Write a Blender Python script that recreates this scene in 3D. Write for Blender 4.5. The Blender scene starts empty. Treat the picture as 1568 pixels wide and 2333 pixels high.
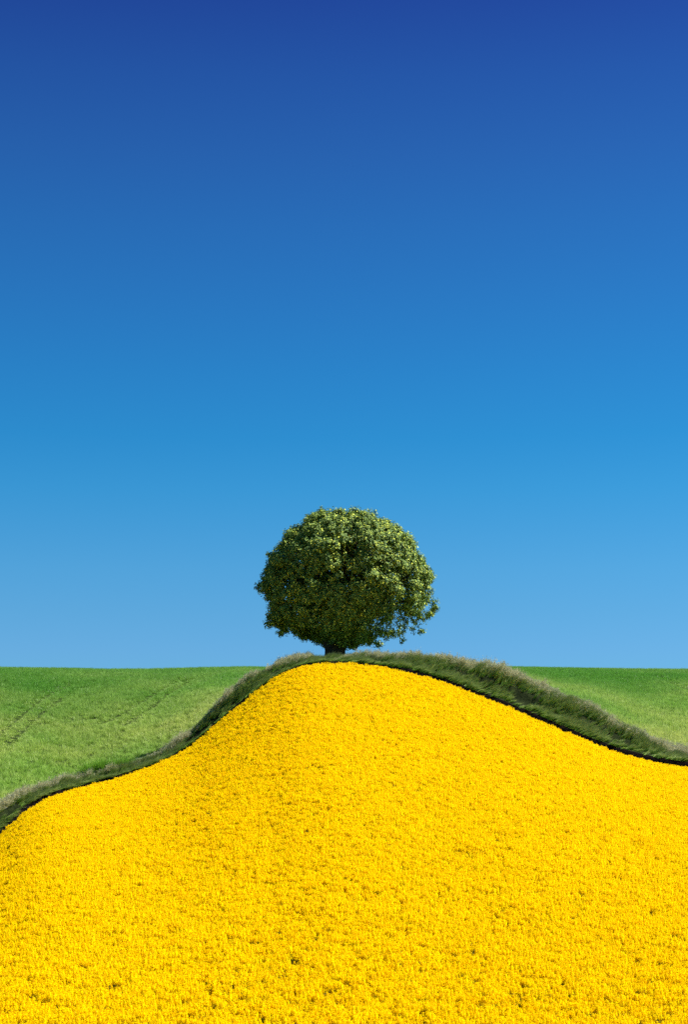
import bpy, math
import numpy as np
from math import radians as R

rng = np.random.default_rng(11)
S = bpy.context.scene

# ------------------------------------------------------------------ camera
F = 3833.0          # focal length in the photograph's displayed pixels (1568 wide)
CX, HR = 784.0, 1850.0   # principal column, true horizon row
cam = bpy.data.cameras.new("camera")
cam.sensor_fit = 'HORIZONTAL'; cam.sensor_width = 36
cam.lens = 36 * F / 1568
cam.shift_y = (HR - 1166.5) / 1568
cam.clip_start = 0.5; cam.clip_end = 12000
co = bpy.data.objects.new("camera", cam); S.collection.objects.link(co)
co.location = (0, 0, 0); co.rotation_euler = (R(90), 0, 0)
S.camera = co

# ------------------------------------------------------------------ light
SUN_EL, SUN_AZ = 50.0, 83.0      # azimuth measured from the viewing direction (+Y) to the right (+X)
sd = (math.cos(R(SUN_EL)) * math.sin(R(SUN_AZ)), math.cos(R(SUN_EL)) * math.cos(R(SUN_AZ)), math.sin(R(SUN_EL)))
sun = bpy.data.lights.new("sun", 'SUN'); sun.energy = 5.0; sun.angle = R(0.53); sun.color = (1.0, .95, .86)
so = bpy.data.objects.new("sun", sun); S.collection.objects.link(so)
from mathutils import Vector
so.rotation_euler = Vector(sd).to_track_quat('Z', 'Y').to_euler(); so.location = (60, 60, 80)

W = bpy.data.worlds.new("World"); S.world = W; W.use_nodes = True
nt = W.node_tree; nt.nodes.clear()
sky = nt.nodes.new('ShaderNodeTexSky'); sky.sky_type = 'NISHITA'; sky.sun_disc = False
sky.sun_elevation = R(SUN_EL); sky.sun_rotation = R(SUN_AZ); sky.air_density = 1.0; sky.dust_density = 0.3; sky.ozone_density = 2.0
tc = nt.nodes.new('ShaderNodeTexCoord'); sx = nt.nodes.new('ShaderNodeSeparateXYZ')
ramp = nt.nodes.new('ShaderNodeValToRGB'); mul = nt.nodes.new('ShaderNodeMix'); mul.data_type = 'RGBA'; mul.blend_type = 'MULTIPLY'
mul.inputs['Factor'].default_value = 1.0
bg = nt.nodes.new('ShaderNodeBackground'); bg.inputs['Strength'].default_value = 0.10
wo = nt.nodes.new('ShaderNodeOutputWorld')
mr = nt.nodes.new('ShaderNodeMapRange'); mr.inputs['From Min'].default_value = 0.0; mr.inputs['From Max'].default_value = 0.5
L = nt.links.new
L(tc.outputs['Generated'], sx.inputs[0]); L(sx.outputs['Z'], mr.inputs['Value']); L(mr.outputs[0], ramp.inputs['Fac'])
L(sky.outputs[0], mul.inputs['A']); L(ramp.outputs[0], mul.inputs['B']); L(mul.outputs['Result'], bg.inputs['Color']); L(bg.outputs[0], wo.inputs[0])
SKY_TINT = [(0.1896, (0.1611, 0.3582, 0.5577)), (0.2332, (0.1464, 0.3641, 0.5414)), (0.2841, (0.1279, 0.3735, 0.5436)), (0.3742, (0.0776, 0.3673, 0.5434)), (0.434, (0.0544, 0.3452, 0.5335)), (0.5049, (0.0532, 0.3193, 0.5232)), (0.5784, (0.0567, 0.2884, 0.505)), (0.6556, (0.0594, 0.2554, 0.4796)), (0.7272, (0.0614, 0.2179, 0.4498)), (0.8009, (0.0568, 0.1765, 0.4186)), (0.8686, (0.0516, 0.1309, 0.377))]
cr = ramp.color_ramp
while len(cr.elements) > 1: cr.elements.remove(cr.elements[-1])
for i, (p, c) in enumerate(SKY_TINT):
    e = cr.elements[0] if i == 0 else cr.elements.new(p)
    e.position = p; e.color = (*c, 1)
vs = S.view_settings
vs.view_transform = 'Standard'; vs.look = 'None'; vs.gamma = 1; vs.exposure = 1.15; vs.use_curve_mapping = False
S.cycles.max_bounces = 6; S.cycles.diffuse_bounces = 3; S.cycles.transmission_bounces = 3; S.cycles.transparent_max_bounces = 4
S.cycles.use_denoising = False

# ------------------------------------------------------------------ helpers
def tag(o, label=None, cat=None, group=None, kind=None):
    if label: o['label'] = label
    if cat: o['category'] = cat
    if group: o['group'] = group
    if kind: o['kind'] = kind
    return o

def mesh(name, V, Fc, mats, parent=None, smooth=False, midx=None, attrs=None, link=True):
    me = bpy.data.meshes.new(name)
    V = np.asarray(V, dtype=np.float32); Fc = np.asarray(Fc, dtype=np.int32)
    me.vertices.add(len(V)); me.vertices.foreach_set('co', V.ravel())
    if len(Fc):
        n, k = Fc.shape
        me.loops.add(n * k); me.loops.foreach_set('vertex_index', Fc.ravel())
        me.polygons.add(n); me.polygons.foreach_set('loop_start', np.arange(0, n * k, k, dtype=np.int32))
        me.polygons.foreach_set('loop_total', np.full(n, k, dtype=np.int32))
        if midx is not None: me.polygons.foreach_set('material_index', np.asarray(midx, dtype=np.int32))
        me.polygons.foreach_set('use_smooth', np.full(n, smooth))
    for m in (mats if isinstance(mats, list) else [mats]): me.materials.append(m)
    for k_, (typ, dom, dat) in (attrs or {}).items():
        a = me.attributes.new(k_, typ, dom)
        a.data.foreach_set('vector' if typ == 'FLOAT_VECTOR' else 'value', np.asarray(dat).ravel())
    me.update(calc_edges=True)
    o = bpy.data.objects.new(name, me)
    if link: S.collection.objects.link(o)
    if parent: o.parent = parent
    return o

_tab = rng.random((256, 256))
def vnoise(x, y):
    xi = np.floor(x).astype(int); yi = np.floor(y).astype(int); fx = x - xi; fy = y - yi
    fx = fx * fx * (3 - 2 * fx); fy = fy * fy * (3 - 2 * fy)
    g = lambda a, b: _tab[a & 255, b & 255]
    return (g(xi, yi) * (1 - fx) + g(xi + 1, yi) * fx) * (1 - fy) + (g(xi, yi + 1) * (1 - fx) + g(xi + 1, yi + 1) * fx) * fy
def fbm(x, y, o=3):
    s = 0; a = .5; n = 0
    for i in range(o):
        s = s + a * vnoise(x * 2 ** i + 17.3 * i, y * 2 ** i + 9.1 * i); n += a; a *= .5
    return s / n

# material helpers ------------------------------------------------
def new_mat(name):
    m = bpy.data.materials.new(name); m.use_nodes = True
    m.node_tree.nodes.clear(); return m, m.node_tree.nodes, m.node_tree.links.new

def leafy(name, cols, trans=0.35, rough=0.5, spec=0.3, tcol=None, tipcol=None, tip=(0, 1), patch=None, grad=None):
    """thin plant matter: random tone per leaf / per instance, light passing through"""
    m, N, Lk = new_mat(name)
    out = N.new('ShaderNodeOutputMaterial')
    at = N.new('ShaderNodeAttribute'); at.attribute_name = 'tone'
    oi = N.new('ShaderNodeObjectInfo')
    ad = N.new('ShaderNodeMath'); ad.operation = 'ADD'
    Lk(at.outputs['Fac'], ad.inputs[0]); Lk(oi.outputs['Random'], ad.inputs[1])
    ml = N.new('ShaderNodeMath'); ml.operation = 'FRACT'; Lk(ad.outputs[0], ml.inputs[0])
    rp = N.new('ShaderNodeValToRGB'); c = rp.color_ramp
    c.elements[0].color = (*cols[0], 1); c.elements[1].color = (*cols[-1], 1)
    for i in range(1, len(cols) - 1):
        e = c.elements.new(i / (len(cols) - 1)); e.color = (*cols[i], 1)
    Lk(ml.outputs[0], rp.inputs['Fac'])
    col = rp.outputs[0]
    if tipcol:
        a2 = N.new('ShaderNodeAttribute'); a2.attribute_name = 'tipf'
        mrn = N.new('ShaderNodeMapRange'); mrn.inputs['From Min'].default_value = tip[0]; mrn.inputs['From Max'].default_value = tip[1]
        Lk(a2.outputs['Fac'], mrn.inputs['Value'])
        mx = N.new('ShaderNodeMix'); mx.data_type = 'RGBA'; Lk(mrn.outputs[0], mx.inputs['Factor'])
        Lk(col, mx.inputs['A']); mx.inputs['B'].default_value = (*tipcol, 1); col = mx.outputs['Result']
    if patch:   # slow drift of the crop's own colour over the field
        ge = N.new('ShaderNodeNewGeometry'); no = N.new('ShaderNodeTexNoise'); no.inputs['Scale'].default_value = patch[0]; no.inputs['Detail'].default_value = 3
        Lk(ge.outputs['Position'], no.inputs['Vector'])
        mrn = N.new('ShaderNodeMapRange'); mrn.inputs['From Min'].default_value = .38; mrn.inputs['From Max'].default_value = .62
        Lk(no.outputs['Fac'], mrn.inputs['Value'])
        mx = N.new('ShaderNodeMix'); mx.data_type = 'RGBA'; mx.blend_type = 'MULTIPLY'; Lk(mrn.outputs[0], mx.inputs['Factor'])
        Lk(col, mx.inputs['A']); mx.inputs['B'].default_value = (*patch[1], 1); col = mx.outputs['Result']
    if grad:    # crop tone is multiplied darker and greener towards the far side of the field
        ge = N.new('ShaderNodeNewGeometry'); sp = N.new('ShaderNodeSeparateXYZ'); Lk(ge.outputs['Position'], sp.inputs[0])
        no = N.new('ShaderNodeTexNoise'); no.inputs['Scale'].default_value = .06; Lk(ge.outputs['Position'], no.inputs['Vector'])
        ma = N.new('ShaderNodeMath'); ma.operation = 'MULTIPLY_ADD'; ma.inputs[1].default_value = 50; Lk(no.outputs['Fac'], ma.inputs[0]); Lk(sp.outputs['Y'], ma.inputs[2])
        mrn = N.new('ShaderNodeMapRange'); mrn.inputs['From Min'].default_value = grad[0] + 25; mrn.inputs['From Max'].default_value = grad[1] + 25; Lk(ma.outputs[0], mrn.inputs['Value'])
        mx = N.new('ShaderNodeMix'); mx.data_type = 'RGBA'; mx.blend_type = 'MULTIPLY'; Lk(mrn.outputs[0], mx.inputs['Factor'])
        Lk(col, mx.inputs['A']); mx.inputs['B'].default_value = (*grad[2], 1); col = mx.outputs['Result']
    p = N.new('ShaderNodeBsdfPrincipled'); p.inputs['Roughness'].default_value = rough
    p.inputs['Specular IOR Level'].default_value = spec
    Lk(col, p.inputs['Base Color'])
    t = N.new('ShaderNodeBsdfTranslucent')
    if tcol:
        mt = N.new('ShaderNodeMix'); mt.data_type = 'RGBA'; mt.blend_type = 'MULTIPLY'; mt.inputs['Factor'].default_value = 1
        Lk(col, mt.inputs['A']); mt.inputs['B'].default_value = (*tcol, 1); Lk(mt.outputs['Result'], t.inputs['Color'])
    else: Lk(col, t.inputs['Color'])
    ms = N.new('ShaderNodeMixShader'); ms.inputs[0].default_value = trans
    Lk(p.outputs[0], ms.inputs[1]); Lk(t.outputs[0], ms.inputs[2]); Lk(ms.outputs[0], out.inputs[0])
    return m

def earthy(name, a, b, scale, bump=0.05, rough=.95):
    m, N, Lk = new_mat(name)
    out = N.new('ShaderNodeOutputMaterial'); p = N.new('ShaderNodeBsdfPrincipled')
    p.inputs['Roughness'].default_value = rough; p.inputs['Specular IOR Level'].default_value = .03
    ge = N.new('ShaderNodeNewGeometry'); no = N.new('ShaderNodeTexNoise'); no.inputs['Scale'].default_value = scale; no.inputs['Detail'].default_value = 8
    no.inputs['Roughness'].default_value = .65
    Lk(ge.outputs['Position'], no.inputs['Vector'])
    rp = N.new('ShaderNodeValToRGB'); rp.color_ramp.elements[0].position = .35; rp.color_ramp.elements[1].position = .65
    rp.color_ramp.elements[0].color = (*a, 1); rp.color_ramp.elements[1].color = (*b, 1)
    Lk(no.outputs['Fac'], rp.inputs['Fac']); Lk(rp.outputs[0], p.inputs['Base Color'])
    bp = N.new('ShaderNodeBump'); bp.inputs['Distance'].default_value = bump; Lk(no.outputs['Fac'], bp.inputs['Height']); Lk(bp.outputs[0], p.inputs['Normal'])
    Lk(p.outputs[0], out.inputs[0]); return m

# scatter: one point-mesh whose geometry nodes put plant variants on its points
def scatter(name, pts, rot, scl, idx, variants):
    coll = bpy.data.collections.new(name + "_plants")
    for v in variants: coll.objects.link(v)
    n = len(pts)
    o = mesh(name, pts, [], [variants[0].data.materials[0]],
             attrs={'rot': ('FLOAT_VECTOR', 'POINT', rot.astype(np.float32)),
                    'scl': ('FLOAT_VECTOR', 'POINT', scl.astype(np.float32)),
                    'idx': ('INT', 'POINT', idx.astype(np.int32))})
    g = bpy.data.node_groups.new(name, 'GeometryNodeTree')
    g.interface.new_socket('Geometry', in_out='INPUT', socket_type='NodeSocketGeometry')
    g.interface.new_socket('Geometry', in_out='OUTPUT', socket_type='NodeSocketGeometry')
    N = g.nodes; Lk = g.links.new
    gi = N.new('NodeGroupInput'); go = N.new('NodeGroupOutput')
    ci = N.new('GeometryNodeCollectionInfo'); ci.inputs['Collection'].default_value = coll
    ci.inputs['Separate Children'].default_value = True; ci.inputs['Reset Children'].default_value = True
    ip = N.new('GeometryNodeInstanceOnPoints'); ip.inputs['Pick Instance'].default_value = True
    def na(k, t):
        a = N.new('GeometryNodeInputNamedAttribute'); a.data_type = t; a.inputs['Name'].default_value = k
        return a.outputs['Attribute']
    Lk(gi.outputs[0], ip.inputs['Points']); Lk(ci.outputs[0], ip.inputs['Instance'])
    Lk(na('idx', 'INT'), ip.inputs['Instance Index']); Lk(na('rot', 'FLOAT_VECTOR'), ip.inputs['Rotation']); Lk(na('scl', 'FLOAT_VECTOR'), ip.inputs['Scale'])
    Lk(ip.outputs[0], go.inputs[0])
    md = o.modifiers.new('scatter', 'NODES'); md.node_group = g
    return o

# ------------------------------------------------------------------ the lie of the land
DX = np.arange(-1400, 3000, 4.0)
def curve(pts, sig=5):
    p = np.array(pts, float); v = np.interp(DX, p[:, 0], p[:, 1])
    k = np.exp(-.5 * (np.arange(-20, 21) / sig) ** 2); k /= k.sum()
    return np.convolve(np.pad(v, 20, mode='edge'), k, 'valid')
EDGE = curve([(-900, 2080), (-500, 2050), (-200, 2000), (-60, 1945), (0, 1903), (40, 1866), (80, 1833), (120, 1812), (200, 1790), (260, 1775), (330, 1752), (400, 1722),
              (450, 1690), (500, 1645), (560, 1595), (610, 1555), (650, 1530), (690, 1515), (740, 1507), (800, 1510), (860, 1516), (930, 1529),
              (1000, 1549), (1080, 1580), (1160, 1611), (1240, 1646), (1320, 1680), (1400, 1712), (1480, 1733), (1568, 1748), (1800, 1790), (2200, 1850), (2800, 1900)], 3.5)
VTOP = curve([(-900, 1980), (-500, 1930), (-200, 1890), (-60, 1845), (0, 1822), (39, 1797), (97, 1777), (174, 1760), (271, 1735), (349, 1714), (387, 1691), (438, 1652), (465, 1621),
              (503, 1586), (542, 1547), (573, 1527), (607, 1511), (640, 1500), (665, 1493), (713, 1487), (747, 1484), (816, 1486), (885, 1487), (954, 1490),
              (1037, 1500), (1100, 1509), (1146, 1522), (1204, 1550), (1267, 1576), (1330, 1601), (1393, 1635), (1456, 1673), (1498, 1689), (1568, 1719),
              (1800, 1765), (2200, 1820), (2800, 1870)], 3.5)
GAP = curve([(-400, 14), (0, 20), (90, 15), (150, 7), (400, 7), (520, 8), (620, 8), (720, 5), (860, 6), (1000, 10), (1200, 13), (1400, 13), (1568, 14), (2000, 14)], 4)
CREST = curve([(-800, 1510), (0, 1519), (200, 1523), (320, 1524), (450, 1522), (560, 1517), (800, 1530), (1120, 1518), (1300, 1521), (1568, 1524), (2400, 1530)], 10)
YB = curve([(-900, 84), (-300, 93), (0, 100), (170, 105.5), (400, 107.5), (740, 108.5), (1000, 107.5), (1300, 104), (1568, 101), (1900, 98), (2600, 92)], 16)
def I(c, u): return np.interp(CX + F * u, DX, c)
def zrow(r, Y): return (HR - r) / F * Y
Y0, Z0 = 40.0, (HR - 2345) / F * 40.0
VW = 2.9        # width of the verge bank
BW = 2.2        # width of its back slope
DROP = curve([(-900, 25), (40, 22), (150, 90), (620, 92), (900, 60), (1150, 22), (2800, 22)], 12)
CROP_H, RAPE_H = 0.34, 0.62
def DROP_(u): return I(DROP, u)
def yb(u): return I(YB, u)
def rape_z(u, Y):           # top of the rape canopy
    b = yb(u); zb = zrow(I(EDGE, u), b); k = .22 - .46 * np.clip((zb - 1.5) / 7, 0, 1)
    t = (Y - Y0) / (b - Y0); dz = zb - Z0
    z = Z0 + dz * (t * (1 + k) - k * t * t)
    sl = dz * (1 + k) / (b - Y0)
    zn = Z0 - 1.1 + 1.1 * np.exp(np.minimum(sl * (Y - Y0), 0) / 1.1)
    X = u * Y
    und = .10 * (fbm(X * .13 + 5, Y * .11, 2) - .5) * np.clip((b - Y) / 6, 0, 1)
    return np.where(Y < Y0, zn, z) + und
def bank_z(u, Y):           # soil of the scarp and the verge bank
    b = yb(u); d = Y - b; X = u * Y
    zc = zrow(I(EDGE, u), b)
    gap = I(GAP, u) / F * b
    zt = zrow(I(VTOP, u) + 22, b + VW)
    z1 = zc + gap
    s = np.clip((d - .75) / (VW - .75), 0, 1)
    prof = np.interp(s, [0, .28, .45, .62, .8, 1], [0, .16, .34, .74, .95, 1])
    z = z1 + (zt - z1) * prof
    z = np.where(d < .75, np.interp(d, [-.3, .15, .45, .62, .75], [0, 0.02, .40, .85, 1]) * (z1 - (zc - RAPE_H)) + zc - RAPE_H, z)
    yv = b + VW + BW; ze = zrow(I(VTOP, u) + DROP_(u), yv)
    t = np.clip((d - VW) / BW, 0, 1); t = t * t * (3 - 2 * t)
    z = np.where(d > VW, zt + (ze - zt) * t, z)
    z = z + .10 * (vnoise(X * 1.1, Y * 1.3 + 40) - .5) * np.clip(d, 0, 1) * np.clip((VW + BW - d) / 1.2, 0, 1)
    return z
def crop_z(u, Y):           # ground of the green fields
    b = yb(u); yv = b + VW + BW
    yc = 165.0; rc = I(CREST, u) + CROP_H / 165 * F
    rv = I(VTOP, u) + DROP_(u)
    t = (Y - yv) / (yc - yv)
    f = np.where(t < 1, 1 - np.abs(1 - t) ** 2.0, 1 - 1.6 * (t - 1) ** 2)
    z = zrow(rv + (rc - rv) * f, Y)
    over = np.minimum(zrow(rc, 165.0) - .00055 * (Y - 165) ** 2 - 0.02 * (Y - 165) , 1e9)
    zf = np.where(Y < 165, z, np.maximum(zrow(rc, Y) - .0016 * (Y - 165) ** 2, -8.5))
    X = u * Y
    zf = zf + .95 * (fbm(X * .22 + 11, Y * .018 + 3, 2) - .5) * np.clip((Y - yv) / 10, 0, 1) * np.clip((160 - Y) / 15, 0, 1)
    return zf + .5 * (fbm(X * .06 + 50, Y * .05, 2) - .5) * np.clip((Y - yv) / 12, 0, 1) * np.clip((160 - Y) / 20, 0, 1)

US = np.concatenate([np.linspace(-1.2, -.36, 22)[:-1], np.arange(-.36, .36, .0022), np.linspace(.36, 1.2, 22)])
def sheet(name, ys_fn, z_fn, mats, mfn=None):
    rows = []
    for u in US:
        Y = ys_fn(u); uu = np.full_like(Y, u)
        rows.append(np.stack([uu * Y, Y, z_fn(uu, Y)], 1))
    V = np.array(rows); n, m, _ = V.shape
    ii, jj = np.meshgrid(np.arange(n - 1), np.arange(m - 1), indexing='ij')
    a = (ii * m + jj).ravel(); Fc = np.stack([a, a + m, a + m + 1, a + 1], 1)
    o = mesh(name, V.reshape(-1, 3), Fc, mats, smooth=True)
    return tag(o, kind='structure')
m_under = earthy('rape_soil', (.05, .06, .008), (.10, .10, .018), 3)
m_soil = earthy('shaded_soil', (.004, .003, .0025), (.010, .007, .006), 6, .12)  # bare ditch soil, its colour blackened to carry the shade of the gap
m_turf = earthy('shaded_turf', (.010, .016, .006), (.022, .032, .010), 3, .1)  # turf colour darkened to stand in for shade on the bank face
m_crop = earthy('crop_soil', (.018, .032, .008), (.03, .05, .012), 2)
m_far = earthy('grassland', (.06, .09, .03), (.10, .13, .04), .05)
q = np.linspace(0, 1, 70)
sheet('rapeseed_field_soil', lambda u: 3 + (yb(u) - .30 - 3) * q, lambda u, Y: rape_z(u, Y) - RAPE_H, m_under)
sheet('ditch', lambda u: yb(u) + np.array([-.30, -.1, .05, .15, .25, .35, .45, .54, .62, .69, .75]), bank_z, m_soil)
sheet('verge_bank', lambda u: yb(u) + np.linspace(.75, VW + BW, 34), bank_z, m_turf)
sheet('green_field_soil', lambda u: np.concatenate([yb(u) + VW + BW + (165 - yb(u) - VW - BW) * np.linspace(0, 1, 60), np.linspace(165, 290, 60)[1:]]), crop_z, m_crop)
g = np.linspace(-4000, 4000, 41); gx, gy = np.meshgrid(g, g + 200, indexing='ij')
a = (np.arange(40)[:, None] * 41 + np.arange(40)[None]).ravel()
tag(mesh('ground', np.stack([gx.ravel(), gy.ravel(), np.full(gx.size, -7.2)], 1), np.stack([a, a + 41, a + 42, a + 1], 1), m_far), kind='structure')

# ------------------------------------------------------------------ plant prototypes
def rdir(n):
    v = rng.normal(size=(n, 3)); return v / np.linalg.norm(v, axis=1, keepdims=True)
def leaf_quads(c, d, nrm, ln, wd, fold=.25):
    """rhombus leaves: tip/base along d, sides along d x nrm, folded along the midrib"""
    s = np.cross(d, nrm); s /= np.linalg.norm(s, axis=1, keepdims=True) + 1e-9
    up = np.cross(s, d)
    ln = np.broadcast_to(ln, len(c))[:, None]; wd = np.broadcast_to(wd, len(c))[:, None]
    V = np.stack([c - d * ln * .5, c + s * wd * .5 + up * wd * fold, c + d * ln * .5, c - s * wd * .5 + up * wd * fold], 1)
    n = len(c); b = np.arange(n)[:, None] * 4
    Fc = np.concatenate([b + [0, 1, 2], b + [0, 2, 3]], 1).reshape(-1, 3)
    return V.reshape(-1, 3), Fc
def blades(n, spread, h, w, lean, wind=(0, 0), curl=.35, seg=2):
    """grass blades, each a tapered bent strip; returns V, F(tri), tone, tipf"""
    a = rng.uniform(0, 2 * np.pi, n); r = spread * np.sqrt(rng.random(n))
    base = np.stack([r * np.cos(a), r * np.sin(a), np.zeros(n)], 1)
    H = h * rng.uniform(.6, 1.15, n)
    la = rng.uniform(0, 2 * np.pi, n); lm = lean * rng.random(n)
    out = np.stack([np.cos(la) * lm + wind[0], np.sin(la) * lm + wind[1]], 1)
    wa = rng.uniform(0, np.pi, n); wv = np.stack([np.cos(wa), np.sin(wa), np.zeros(n)], 1) * w * rng.uniform(.7, 1.3, n)[:, None] * .5
    rings = []
    for k in range(seg + 1):
        t = k / seg
        p = base + np.stack([out[:, 0] * H * (t + curl * t * t), out[:, 1] * H * (t + curl * t * t), H * (t - .25 * t * t * np.linalg.norm(out, axis=1))], 1)
        rings.append((p, t))
    V = []; tip = []
    for p, t in rings[:-1]:
        ww = wv * (1 - .45 * t); V += [p - ww, p + ww]; tip += [t, t]
    V.append(rings[-1][0]); tip.append(1.0)
    m = len(V); VV = np.stack(V, 1).reshape(-1, 3); b = np.arange(n)[:, None] * m
    fs = []
    for k in range(seg - 1):
        i = 2 * k; fs += [b + [i, i + 1, i + 3], b + [i, i + 3, i + 2]]
    i = 2 * (seg - 1); fs.append(b + [i, i + 1, i + 2])
    return VV, np.concatenate(fs, 0), np.repeat(rng.random(n), m), np.tile(tip, n)
def join(parts):
    V = []; Fc = []; mi = []; tn = []; tp = []; off = 0
    for v, f, m, t, p in parts:
        V.append(v); Fc.append(f + off); mi.append(np.full(len(f), m)); off += len(v)
        tn.append(np.broadcast_to(t, len(v))); tp.append(np.broadcast_to(p, len(v)))
    return np.concatenate(V), np.concatenate(Fc), np.concatenate(mi), np.concatenate(tn), np.concatenate(tp)
def proto(name, parts, mats):
    V, Fc, mi, tn, tp = join(parts)
    return mesh(name, V, Fc, mats, midx=mi, link=False,
                attrs={'tone': ('FLOAT', 'POINT', tn.astype(np.float32)), 'tipf': ('FLOAT', 'POINT', tp.astype(np.float32))})

m_petal = leafy('rape_petal', [(.97, .66, .0), (.98, .74, .0), (.98, .80, .0)], trans=.45, rough=.7, spec=.02)
m_rstem = leafy('rape_stem', [(.16, .17, .015), (.26, .25, .02), (.34, .30, .02)], trans=.3)
def rape(h):
    parts = []
    nr = rng.integers(6, 10)
    for k in range(nr):
        a = rng.uniform(0, 6.28); r = .17 * math.sqrt(rng.random())
        top = np.array([r * math.cos(a), r * math.sin(a), h - rng.uniform(0, .10) - r * .10])
        n = 32
        t = rng.random(n)                       # raceme: open flowers round a short spike
        rad = .034 + .020 * (1 - t)
        aa = rng.uniform(0, 6.28, n)
        c = np.stack([top[0] + rad * np.cos(aa), top[1] + rad * np.sin(aa), top[2] - .11 + t * .11], 1)
        nrm = np.stack([np.cos(aa) * .8, np.sin(aa) * .8, .55 + .6 * t], 1) + .35 * rdir(n)
        nrm /= np.linalg.norm(nrm, axis=1, keepdims=True)
        d = np.cross(nrm, rdir(n)); d /= np.linalg.norm(d, axis=1, keepdims=True)
        v, f = leaf_quads(c, d, nrm, .032, .028, .12)
        parts.append((v, f, 0, np.repeat(.15 * rng.random(n) + .2 * rng.random(), 4), 0))
        p0 = np.array([top[0] * .25, top[1] * .25, h * .3]); w = np.array([.006, 0, 0]) if k % 2 else np.array([0, .006, 0])
        v = np.array([p0 - w, p0 + w, top + w * .5, top - w * .5]); parts.append((v, np.array([[0, 1, 2], [0, 2, 3]]), 1, rng.random(), 0))
        n = 3; c = top - np.array([0, 0, .16]) - np.stack([np.zeros(n), np.zeros(n), rng.random(n) * .12], 1) + .03 * rdir(n)
        v, f = leaf_quads(c, rdir(n), rdir(n), .05, .008, .1); parts.append((v, f, 1, .5, 0))
    n = 7; aa = rng.uniform(0, 6.28, n); d = np.stack([np.cos(aa), np.sin(aa), rng.uniform(-.3, .5, n)], 1)
    c = d * .10; c[:, 2] = h * rng.uniform(.25, .62, n)
    v, f = leaf_quads(c, d / np.linalg.norm(d, axis=1, keepdims=True), np.tile([0, 0, 1.0], (n, 1)), .17, .06); parts.append((v, f, 1, np.repeat(rng.random(n), 4), 0))
    return parts
rape_v = [proto('rapeseed_plant', rape(.80), [m_petal, m_rstem]) for _ in range(8)]

def uv_points(dens, ylo, yhi, umax, u_fn=None):
    """random points, even per square metre, over a fan of the terrain"""
    ymx = yhi if np.isscalar(yhi) else 112
    area = 2 * umax * ymx * (ymx - ylo)
    n = int(dens * area); Y = rng.uniform(ylo, ymx, n); X = rng.uniform(-umax * ymx, umax * ymx, n)
    u = X / Y; k = np.abs(u) < umax
    return u[k], Y[k]
def rots(n, tilt=.08):
    return np.stack([rng.normal(0, tilt, n), rng.normal(0, tilt, n), rng.uniform(0, 6.28, n)], 1)

u, Y = uv_points(58, 34, 110, .29)
k = Y < yb(u) - .16 + .30 * vnoise(u * Y * 3.1, Y * 0 + 4.5); u, Y = u[k], Y[k]
X = u * Y
n1 = fbm(X * .9, Y * .9, 3); n2 = fbm(X * .22 + 31, Y * .16, 2)
thin = np.clip((n1 - .64) * 5, 0, .35) * np.clip((n2 - .35) * 4, 0, 1)
k = rng.random(len(u)) > thin; u, Y, X, n1 = u[k], Y[k], X[k], n1[k]
s = (1 - .15 * (n1 - .4)) * rng.normal(1, .06, len(u)) * .92; sw = s * .72
P = np.stack([X, Y, rape_z(u, Y) - .68], 1)
rp = scatter('rapeseed_flowers', P, rots(len(u), .1), np.stack([sw, sw, s], 1), rng.integers(0, 8, len(u)), rape_v)
tag(rp, 'dense bright yellow rapeseed in full bloom covering the rounded foreground hill', 'rapeseed crop', kind='stuff')

# ------------------------------------------------------------------ green cereal fields
m_wheat = leafy('cereal_blade', [(.22, .34, .04), (.44, .54, .10), (.66, .70, .24)], trans=.4, rough=.45, spec=.3, tipcol=(.60, .68, .22), tip=(.5, 1.3), patch=(.07, (.62, .86, .6)), grad=(118, 150, (.40, .66, .40)))
wheat_v = []
for _ in range(6):
    V, Fc, tn, tp = blades(34, .20, .40, .022, .45, wind=(.12, 0))
    wheat_v.append(proto('cereal_tuft', [(V, Fc, 0, tn * .35, tp)], [m_wheat]))
def plan(dx, row):           # photo point on the green field -> plan position
    u = (dx - CX) / F; Ys = np.linspace(yb(u) + 5.3, 164, 400)
    r = HR - crop_z(np.full(400, u), Ys) / Ys * F
    Yh = Ys[np.argmin(np.abs(r - row))]; return np.array([u * Yh, Yh])
tracks = [[plan(232, 1652), plan(290, 1622), plan(340, 1592), plan(372, 1572), plan(400, 1556)],
          [plan(285, 1655), plan(330, 1625), plan(372, 1592), plan(405, 1570), plan(432, 1552)],
          [plan(-20, 1690), plan(30, 1650), plan(75, 1610), plan(120, 1580), plan(160, 1562)],
          [plan(20, 1700), plan(65, 1655), plan(105, 1618), plan(145, 1590), plan(185, 1570)],
          [plan(1500, 1545), plan(1545, 1565), plan(1600, 1585)]]
def dist(P, line):
    d = np.full(len(P), 1e9)
    for a, b in zip(line[:-1], line[1:]):
        ab = b - a; t = np.clip(((P - a) @ ab) / (ab @ ab), 0, 1); d = np.minimum(d, np.linalg.norm(P - a - t[:, None] * ab, axis=1))
    return d
u, Y = uv_points(17, 98, 172, .28)
k = Y > yb(u) + VW + 1.4; u, Y = u[k], Y[k]; X = u * Y
# the strip straight behind the bank's summit is out of sight
k = ~((np.abs(u - .015) < .05) & (Y > 125)); u, Y, X = u[k], Y[k], X[k]
tr = np.min([dist(np.stack([X, Y], 1), t) for t in tracks], axis=0)
h = 1 + .35 * (fbm(X * .12, Y * .1 + 70, 3) - .5) + rng.normal(0, .09, len(u))
td = tracks[0][-1] - tracks[0][0]; td /= np.linalg.norm(td)
al = X * td[0] + Y * td[1]; ac = X * td[1] - Y * td[0]
h = h * (1 + .45 * (fbm(ac * .55 + 30, al * .035 + 12, 2) - .5) * (X < 1)) * (1 - .72 * np.exp(-(tr / .60) ** 2))
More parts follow.
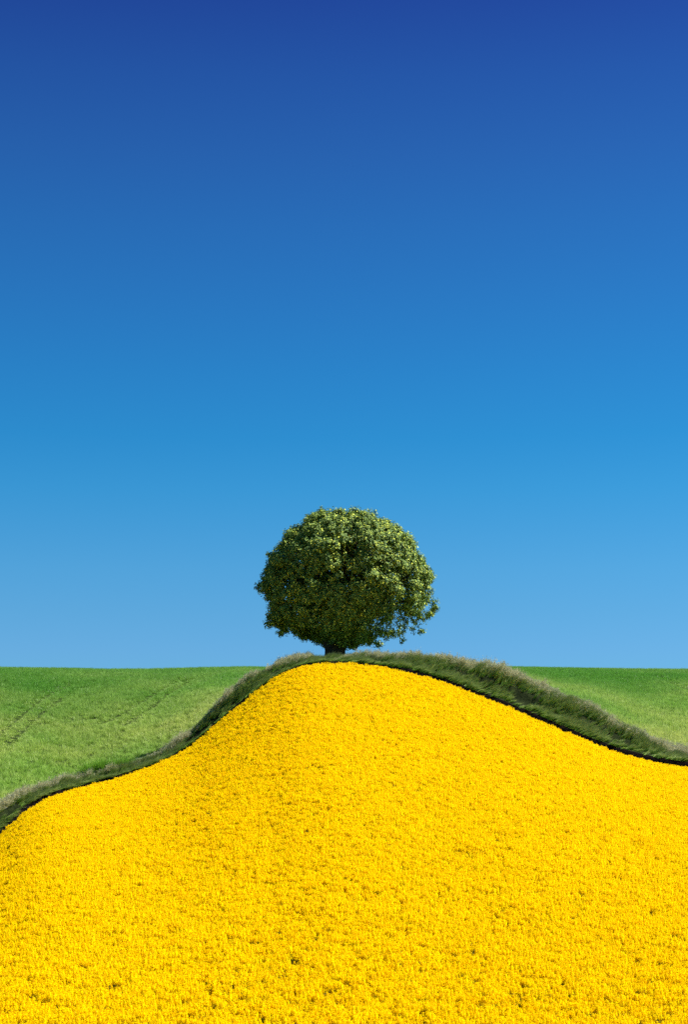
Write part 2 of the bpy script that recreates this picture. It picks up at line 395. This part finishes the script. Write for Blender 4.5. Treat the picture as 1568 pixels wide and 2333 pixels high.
# a lodged streak across the slope of the left field
lodge = [plan(95, 1650), plan(150, 1646), plan(200, 1641), plan(262, 1640)]
ld = dist(np.stack([X, Y], 1), lodge); lm = np.exp(-(ld / 1.1) ** 2) * (fbm(X * .8, Y * .8, 2) > .42)
h = h * (1 - .5 * lm)
rot = rots(len(u), .12)
kk = tr > .10; u, Y, X, h, rot = u[kk], Y[kk], X[kk], h[kk], rot[kk]
P = np.stack([X, Y, np.where(Y < yb(u) + VW + BW, bank_z(u, Y), crop_z(u, Y)) - .02], 1)
sc = np.stack([np.ones(len(u)), np.ones(len(u)), h], 1); ix = rng.integers(0, 6, len(u))
for side, lab in ((X < 1, 'young green cereal crop with wheel tracks on the slope left of the tree'),
                  (X >= 1, 'even green cereal crop on the slope right of the tree behind the grassy bank')):
    o = scatter('cereal_crop', P[side], rot[side], sc[side], ix[side], wheat_v); tag(o, lab, 'cereal crop', kind='stuff')

# ------------------------------------------------------------------ verge grasses
m_vg = leafy('verge_grass', [(.06, .17, .012), (.14, .29, .025), (.28, .42, .07)], trans=.3, rough=.5, spec=.3, tipcol=(.40, .42, .17), tip=(.4, 1.3))
m_seed = leafy('seeding_grass', [(.44, .45, .24), (.58, .58, .34), (.70, .69, .44)], trans=.3, rough=.7, spec=.15)
m_pale = leafy('dry_stalk', [(.30, .33, .11), (.46, .44, .21)], trans=.3, rough=.6, spec=.2)
short_v, tall_v = [], []
for _ in range(6):
    V, Fc, tn, tp = blades(26, .08, .46, .026, .22, wind=(.48, -.10))
    short_v.append(proto('grass_tuft', [(V, Fc, 0, tn * .4, tp)], [m_vg]))
for _ in range(6):
    p1 = blades(20, .08, .50, .024, .2, wind=(.50, -.05)); p2 = blades(14, .09, .62, .014, .2, wind=(.48, 0))
    parts = [(p1[0], p1[1], 0, p1[2] * .4, p1[3]), (p2[0], p2[1], 1, p2[2] * .4, 0)]
    tips = p2[0].reshape(14, -1, 3)[:, -1]                       # panicles on the stalk ends
    c = np.repeat(tips, 6, 0) + rng.normal(0, 1, (84, 3)) * [.022, .018, .04]; d = np.tile([.5, 0, .86], (84, 1)) + .3 * rdir(84); d /= np.linalg.norm(d, axis=1, keepdims=True)
    v, f = leaf_quads(c, d, rdir(84), .07, .016, .1); parts.append((v, f, 2, np.repeat(rng.random(84) * .5, 4), 0))
    tall_v.append(proto('seeding_grass_tuft', parts, [m_vg, m_pale, m_seed]))
def verge_pts(n, d0, d1, umax=.30):
    u = rng.uniform(-umax, umax, n); d = rng.uniform(0, 1, n); dd = d0 + (d1 - d0) * d; return u, yb(u) + dd, dd
u, Y, d = verge_pts(24000, .72, VW + .6)
X = u * Y; cl = fbm(X * .9 + 3, Y * 1.2, 2)
shade_thin = np.exp(-((d - 1.98) / .42) ** 2) * np.clip((fbm(X * .45 + 80, Y * .5, 2) - .30) * 6, 0, 1)     # grass thinned so the darkened turf imitates deep shade under the tall grass
k = rng.random(len(u)) < np.clip(.30 + 3.2 * (cl - .42), .06, 1) * (1 - .93 * shade_thin); u, Y, X, d, cl = u[k], Y[k], X[k], d[k], cl[k]
hh = np.interp(d, [.7, 1.2, 2.2, VW + .6], [.45, .75, 1.1, 1.2]) * (1 + 1.0 * (cl - .5)) * rng.normal(1, .14, len(u))
o = scatter('verge_grass', np.stack([X, Y, bank_z(u, Y) - .02], 1), rots(len(u), .1) * [1, 1, .12], np.stack([np.full(len(u), 1.25), np.full(len(u), 1.25), hh], 1), rng.integers(0, 6, len(u)), short_v)
tag(o, 'rough dark green grass covering the bank between the rapeseed and the green fields', 'grass', kind='stuff')
u, Y, d = verge_pts(14000, 2.2, VW + 1.1)
X = u * Y; cl = fbm(X * 1.1 + 63, Y * 1.2, 2)
k = rng.random(len(u)) < np.clip(.3 + 1.6 * (cl - .3), .1, 1) * np.interp(d, [2.2, 2.55], [.3, 1]); u, Y, X, d, cl = u[k], Y[k], X[k], d[k], cl[k]
hh = 1.15 * (1 - .68 * np.exp(-((CX + F * u - 752) / 48) ** 2)) * np.interp(d, [1.8, 2.6, VW + 1.1], [.6, .85, .8]) * (1 + .9 * (cl - .5)) * rng.normal(1, .18, len(u))
o = scatter('seeding_grass', np.stack([X, Y, bank_z(u, Y) - .02], 1), rots(len(u), .1) * [1, 1, .12], np.stack([hh ** .3, hh ** .3, hh], 1), rng.integers(0, 6, len(u)), tall_v)
tag(o, 'tall pale seeding grass bent to the right along the top of the bank', 'grass', kind='stuff')

m_weed = leafy('fresh_grass', [(.08, .22, .015), (.14, .32, .025), (.22, .40, .05)], trans=.35, rough=.5, spec=.3)
weed_v = []
for _ in range(4):
    V, Fc, tn, tp = blades(44, .22, .80, .03, .45, wind=(.1, 0)); weed_v.append(proto('fresh_grass_tuft', [(V, Fc, 0, tn * .5, tp)], [m_weed]))
dx = rng.normal(235, 48, 420); u = (dx - CX) / F; Y = yb(u) + rng.uniform(VW - .1, VW + 1.8, 420)
P = np.stack([u * Y, Y, bank_z(u, Y)], 1); e = np.exp(-((dx - 235) / 75) ** 2)
s = (.8 + .6 * e) * rng.uniform(.7, 1.15, 420)
o = scatter('fresh_grass', P, rots(420, .12), np.stack([s, s, s], 1), rng.integers(0, 4, 420), weed_v)
tag(o, 'patch of taller fresh green grass behind the bank on the left', 'grass', kind='stuff')

# ------------------------------------------------------------------ the tree
ut = (764 - CX) / F; YT = yb(ut) + VW + 6.0
XT = ut * YT; ZT = float(crop_z(np.array([ut]), np.array([YT]))[0])
px = .3228 * YT / F                     # metres per pixel of the tree close-up I measured in
def tz(zx, zy): return ((539.8 + zx * .3228 - CX) / F * YT - XT, zrow(1113.4 + zy * .3228, YT) - ZT)
outl = [(650, 1125), (610, 1085), (560, 1035), (440, 1012), (310, 985), (240, 935), (245, 900), (250, 790), (205, 725), (160, 680), (185, 625), (215, 580), (240, 470), (310, 430), (355, 330),
        (425, 270), (515, 205), (605, 158), (680, 168), (740, 155), (850, 138), (930, 142), (1020, 190), (1110, 245), (1185, 315), (1240, 400), (1300, 490),
        (1340, 580), (1375, 680), (1370, 770), (1425, 850), (1395, 900), (1330, 950), (1290, 1000), (1190, 1010), (1150, 1050), (1080, 1040), (1000, 1100),
        (920, 1075), (870, 1075), (790, 1125), (720, 1135)]
CZ = tz(780, 640); HB = tz(690, 1150)[1]     # HB: height at which the trunk clears the bank, seen from the field
O = np.array([tz(*p) for p in outl]) - CZ
th = np.arctan2(O[:, 1], O[:, 0]); rr = np.hypot(O[:, 0], O[:, 1]); od = np.argsort(th)
def rad(t): return np.interp(t, np.concatenate([th[od] - 2 * np.pi, th[od], th[od] + 2 * np.pi]), np.tile(rr[od], 3))
_tt = np.linspace(-np.pi, np.pi, 361); _sm = np.array([np.mean(rad(a + np.linspace(-.45, .45, 31))) for a in _tt])
def radS(t): return np.interp(t, _tt, _sm)
def crown_pt(v, q):
    """unit vectors + fraction -> point in the crown (its profile measured from the photograph, rounded in depth)"""
    t = np.arctan2(v[:, 2], v[:, 0]); c = np.hypot(v[:, 0], v[:, 2])
    k_ = np.clip(np.abs(v[:, 1]) * 1.6, 0, 1)
    r = (rad(t) * (1 - k_) + radS(t) * k_) * (1 + .030 * np.abs(np.cos(t)) - .035 * np.clip(np.sin(t), 0, 1))
    rmean = np.where(v[:, 2] < -.2, np.minimum(r, 4.9), r)
    R2 = r * c ** .85
    dy = np.sign(v[:, 1]) * np.abs(v[:, 1]) ** .9 * np.minimum(5.4, rmean * 1.05)
    return np.stack([CZ[0] + np.cos(t) * R2 * q, dy * q, CZ[1] + np.sin(t) * R2 * q], 1)
m_bark = earthy('bark', (.025, .020, .015), (.06, .048, .035), 9, .06)
m_leaf = leafy('tree_leaf', [(.05, .12, .035), (.21, .31, .045), (.70, .77, .09)], trans=.08, rough=.6, spec=.18, tcol=(1.2, 1.1, .5))
tree = bpy.data.objects.new('broadleaf_tree', None); S.collection.objects.link(tree); tree.location = (XT, YT, ZT)
tag(tree, 'lone round-crowned broadleaf tree rising from behind the top of the grassy bank', 'tree')

def tube(path, r0, r1, ns=8, wob=0):
    path = np.asarray(path, float); n = len(path)
    T = np.gradient(path, axis=0); T /= np.linalg.norm(T, axis=1, keepdims=True)
    a = np.cross(T, [0.13, .98, .1]); a /= np.linalg.norm(a, axis=1, keepdims=True); b = np.cross(T, a)
    ang = np.arange(ns) / ns * 2 * np.pi; rs = np.linspace(r0, r1, n) if np.isscalar(r0) else r0
    rw = rs[:, None] * (1 + wob * rng.normal(size=(n, ns)))
    V = path[:, None] + a[:, None] * (np.cos(ang) * rw)[..., None] + b[:, None] * (np.sin(ang) * rw)[..., None]
    ii, jj = np.meshgrid(np.arange(n - 1), np.arange(ns), indexing='ij'); i0 = (ii * ns + jj).ravel(); i1 = (ii * ns + (jj + 1) % ns).ravel()
    Fq = np.stack([i0, i1, i1 + ns, i0 + ns], 1)
    Fc = np.concatenate([Fq[:, [0, 1, 2]], Fq[:, [0, 2, 3]]])
    return V.reshape(-1, 3), Fc
def bend(p0, p1, n=8, sag=.12, up=0):
    p0 = np.asarray(p0, float); p1 = np.asarray(p1, float); t = np.linspace(0, 1, n)[:, None]; Ln = np.linalg.norm(p1 - p0)
    P = p0 + (p1 - p0) * t + np.array([0, 0, 1.0]) * np.sin(t * np.pi) * up * Ln
    w = rng.normal(size=3) * sag * Ln; P += w * np.sin(t * np.pi) * .5; P[1:-1] += rng.normal(size=(n - 2, 3)) * .02 * Ln
    return P
# trunk: short, flared, fluted
tp = np.array([[0.0, 0, -.4], [0, 0, .0], [-.02, 0, .5], [-.03, 0, HB * .6 + .2], [-.03, 0, HB + .1], [-.02, .02, HB + .5], [0, .02, HB + 1.0], [.02, 0, HB + 1.6]])
V, Fc = tube(tp, np.array([1.15, 1.0, .86, .76, .70, .80, .92, .70]), 0, 18, .05)
mesh('trunk', V, Fc, m_bark, tree, smooth=True)
limb_dirs = [(-1, -.2, .35), (-.75, .5, .6), (-.5, -.5, 1), (-.1, .3, 1.2), (.35, -.45, 1.1), (.6, .4, .8), (.9, -.25, .5), (1, .2, .12), (-.95, .3, .05), (.2, -.9, .5), (-.25, .95, .5), (.85, -.6, -.05), (1, -.1, -.28)]
tips_all = []
for i, dvec in enumerate(limb_dirs):
    v = np.array(dvec, float); v /= np.linalg.norm(v)
    end = crown_pt(v[None], np.array([.80]))[0]
    st = np.array([v[0] * .28, v[1] * .28, HB + .8 + .5 * rng.random()])
    P = bend(st, end, 10, .10, .05 if v[2] > .3 else .10)
    vs_, fs_ = tube(P, .26, .05, 8, .04); parts = [(vs_, fs_, 0, 0, 0)]
    for j in range(9):
        k = rng.integers(3, 10); a0 = P[min(k, 9)]
        w = v + rng.normal(size=3) * .55; w /= np.linalg.norm(w); e = crown_pt(w[None], np.array([rng.uniform(.7, .88)]))[0]
        if np.linalg.norm(e - a0) > 4.5: e = a0 + (e - a0) * .6
        Q = bend(a0, e, 7, .15, .05); a_, b_ = tube(Q, .075, .014, 5, .03); parts.append((a_, b_, 0, 0, 0))
        for m_ in range(4):
            b0 = Q[rng.integers(2, 7)]; e2 = b0 + (rdir(1)[0] * .6 + w * .7) * rng.uniform(.25, .5)
            a_, b_ = tube(bend(b0, e2, 4, .1), .02, .006, 4); parts.append((a_, b_, 0, 0, 0)); tips_all.append(e2)
    V, Fc, mi, _, _ = join(parts); mesh('limb', V, Fc, m_bark, tree, smooth=True)
# crown of separate folded leaves: leafy lobes round the outside, loose twigs inside
def to_zoom(C): return (C[:, 0] - CZ[0]) / px + 780, 640 - (C[:, 2] - CZ[1]) / px
NL = 1350
lv = rdir(NL); lq = rng.uniform(.84, .965, NL); LC = crown_pt(lv, lq); LR = rng.uniform(.26, .52, NL)
zx, zy = to_zoom(LC)
low = np.clip((zy - 740) / 200, 0, 1) * np.clip((zx - 850) / 120, 0, 1)
kp = (rng.random(NL) > .30 * low); LC, lv, LR, low = LC[kp], lv[kp], LR[kp] * (1 - .3 * low[kp]), low[kp]
ntw = (31 * (LR / .55) ** 2 * (1 - .30 * low)).astype(int)
ex = [(180, 690, .26), (228, 955, .26), (1385, 850, .34), (1165, 1065, .24), (1000, 1085, .32), (245, 465, .28), (605, 165, .30), (365, 320, .25), (1300, 1000, .26),
      (480, 1045, .26), (310, 1020, .22), (1085, 1030, .22), (920, 1070, .3), (1350, 600, .28), (1240, 400, .26), (205, 640, .25), (235, 890, .22), (525, 205, .26)]
EC = np.array([[tz(a, b)[0], rng.uniform(-.5, .5), tz(a, b)[1]] for a, b, _ in ex]); EV = EC - np.array([CZ[0], 0, CZ[1]]); EV /= np.linalg.norm(EV, axis=1, keepdims=True)
ER = np.array([c for _, _, c in ex]); LC = np.concatenate([LC, EC]); lv = np.concatenate([lv, EV]); LR = np.concatenate([LR, ER]); ntw = np.concatenate([ntw, (60 * ER).astype(int)])
li = np.repeat(np.arange(len(LC)), ntw)
dd = rdir(len(li)); dot = (dd * lv[li]).sum(1); dd = np.where((dot < -.25)[:, None], -dd, dd)      # lobes are shells open towards the trunk
C1 = LC[li] + dd * (LR[li] * rng.uniform(.72, 1.02, len(li)))[:, None] * [1, 1, .85]
V1 = dd * .75 + lv[li] * .5
NI = 5000
v = rdir(NI); C2 = crown_pt(v, rng.uniform(.35, .86, NI)); V2 = v + .4 * rdir(NI)
C = np.concatenate([C1, C2]); VV_ = np.concatenate([V1, V2]); VV_ /= np.linalg.norm(VV_, axis=1, keepdims=True)
zx, zy = to_zoom(C); low = np.clip((zy - 760) / 200, 0, 1) * np.clip((zx - 860) / 120, 0, 1)
keep = (rng.random(len(C)) > .22 * low) & (C[:, 2] > HB + np.where(C[:, 0] < .15, .5, .05))
C, VV_ = C[keep], VV_[keep]
nl = rng.integers(7, 15, len(C)); tw = VV_ + np.array([0, 0, .15]) + .35 * rdir(len(C)); tw /= np.linalg.norm(tw, axis=1, keepdims=True)
ci = np.repeat(np.arange(len(C)), nl); n = len(ci)
pos = C[ci] + tw[ci] * rng.uniform(-.16, .14, n)[:, None] + rng.normal(0, .065, (n, 3))
nrm = VV_[ci] * 1.0 + np.array([0, 0, .10]) + .40 * np.array(sd) + .45 * rdir(n); nrm /= np.linalg.norm(nrm, axis=1, keepdims=True)
d = np.cross(nrm, rdir(n)); d /= np.linalg.norm(d, axis=1, keepdims=True)
sz = rng.uniform(.10, .165, n)
V, Fc = leaf_quads(pos, d, nrm, sz, sz * .78, .18)
tone = np.repeat((rng.random(len(C)) * .45)[ci] + rng.random(n) * .5, 4)
o = mesh('crown', V, Fc, m_leaf, tree, attrs={'tone': ('FLOAT', 'POINT', tone.astype(np.float32))})
o['kind'] = 'stuff'
print('leaves', n)
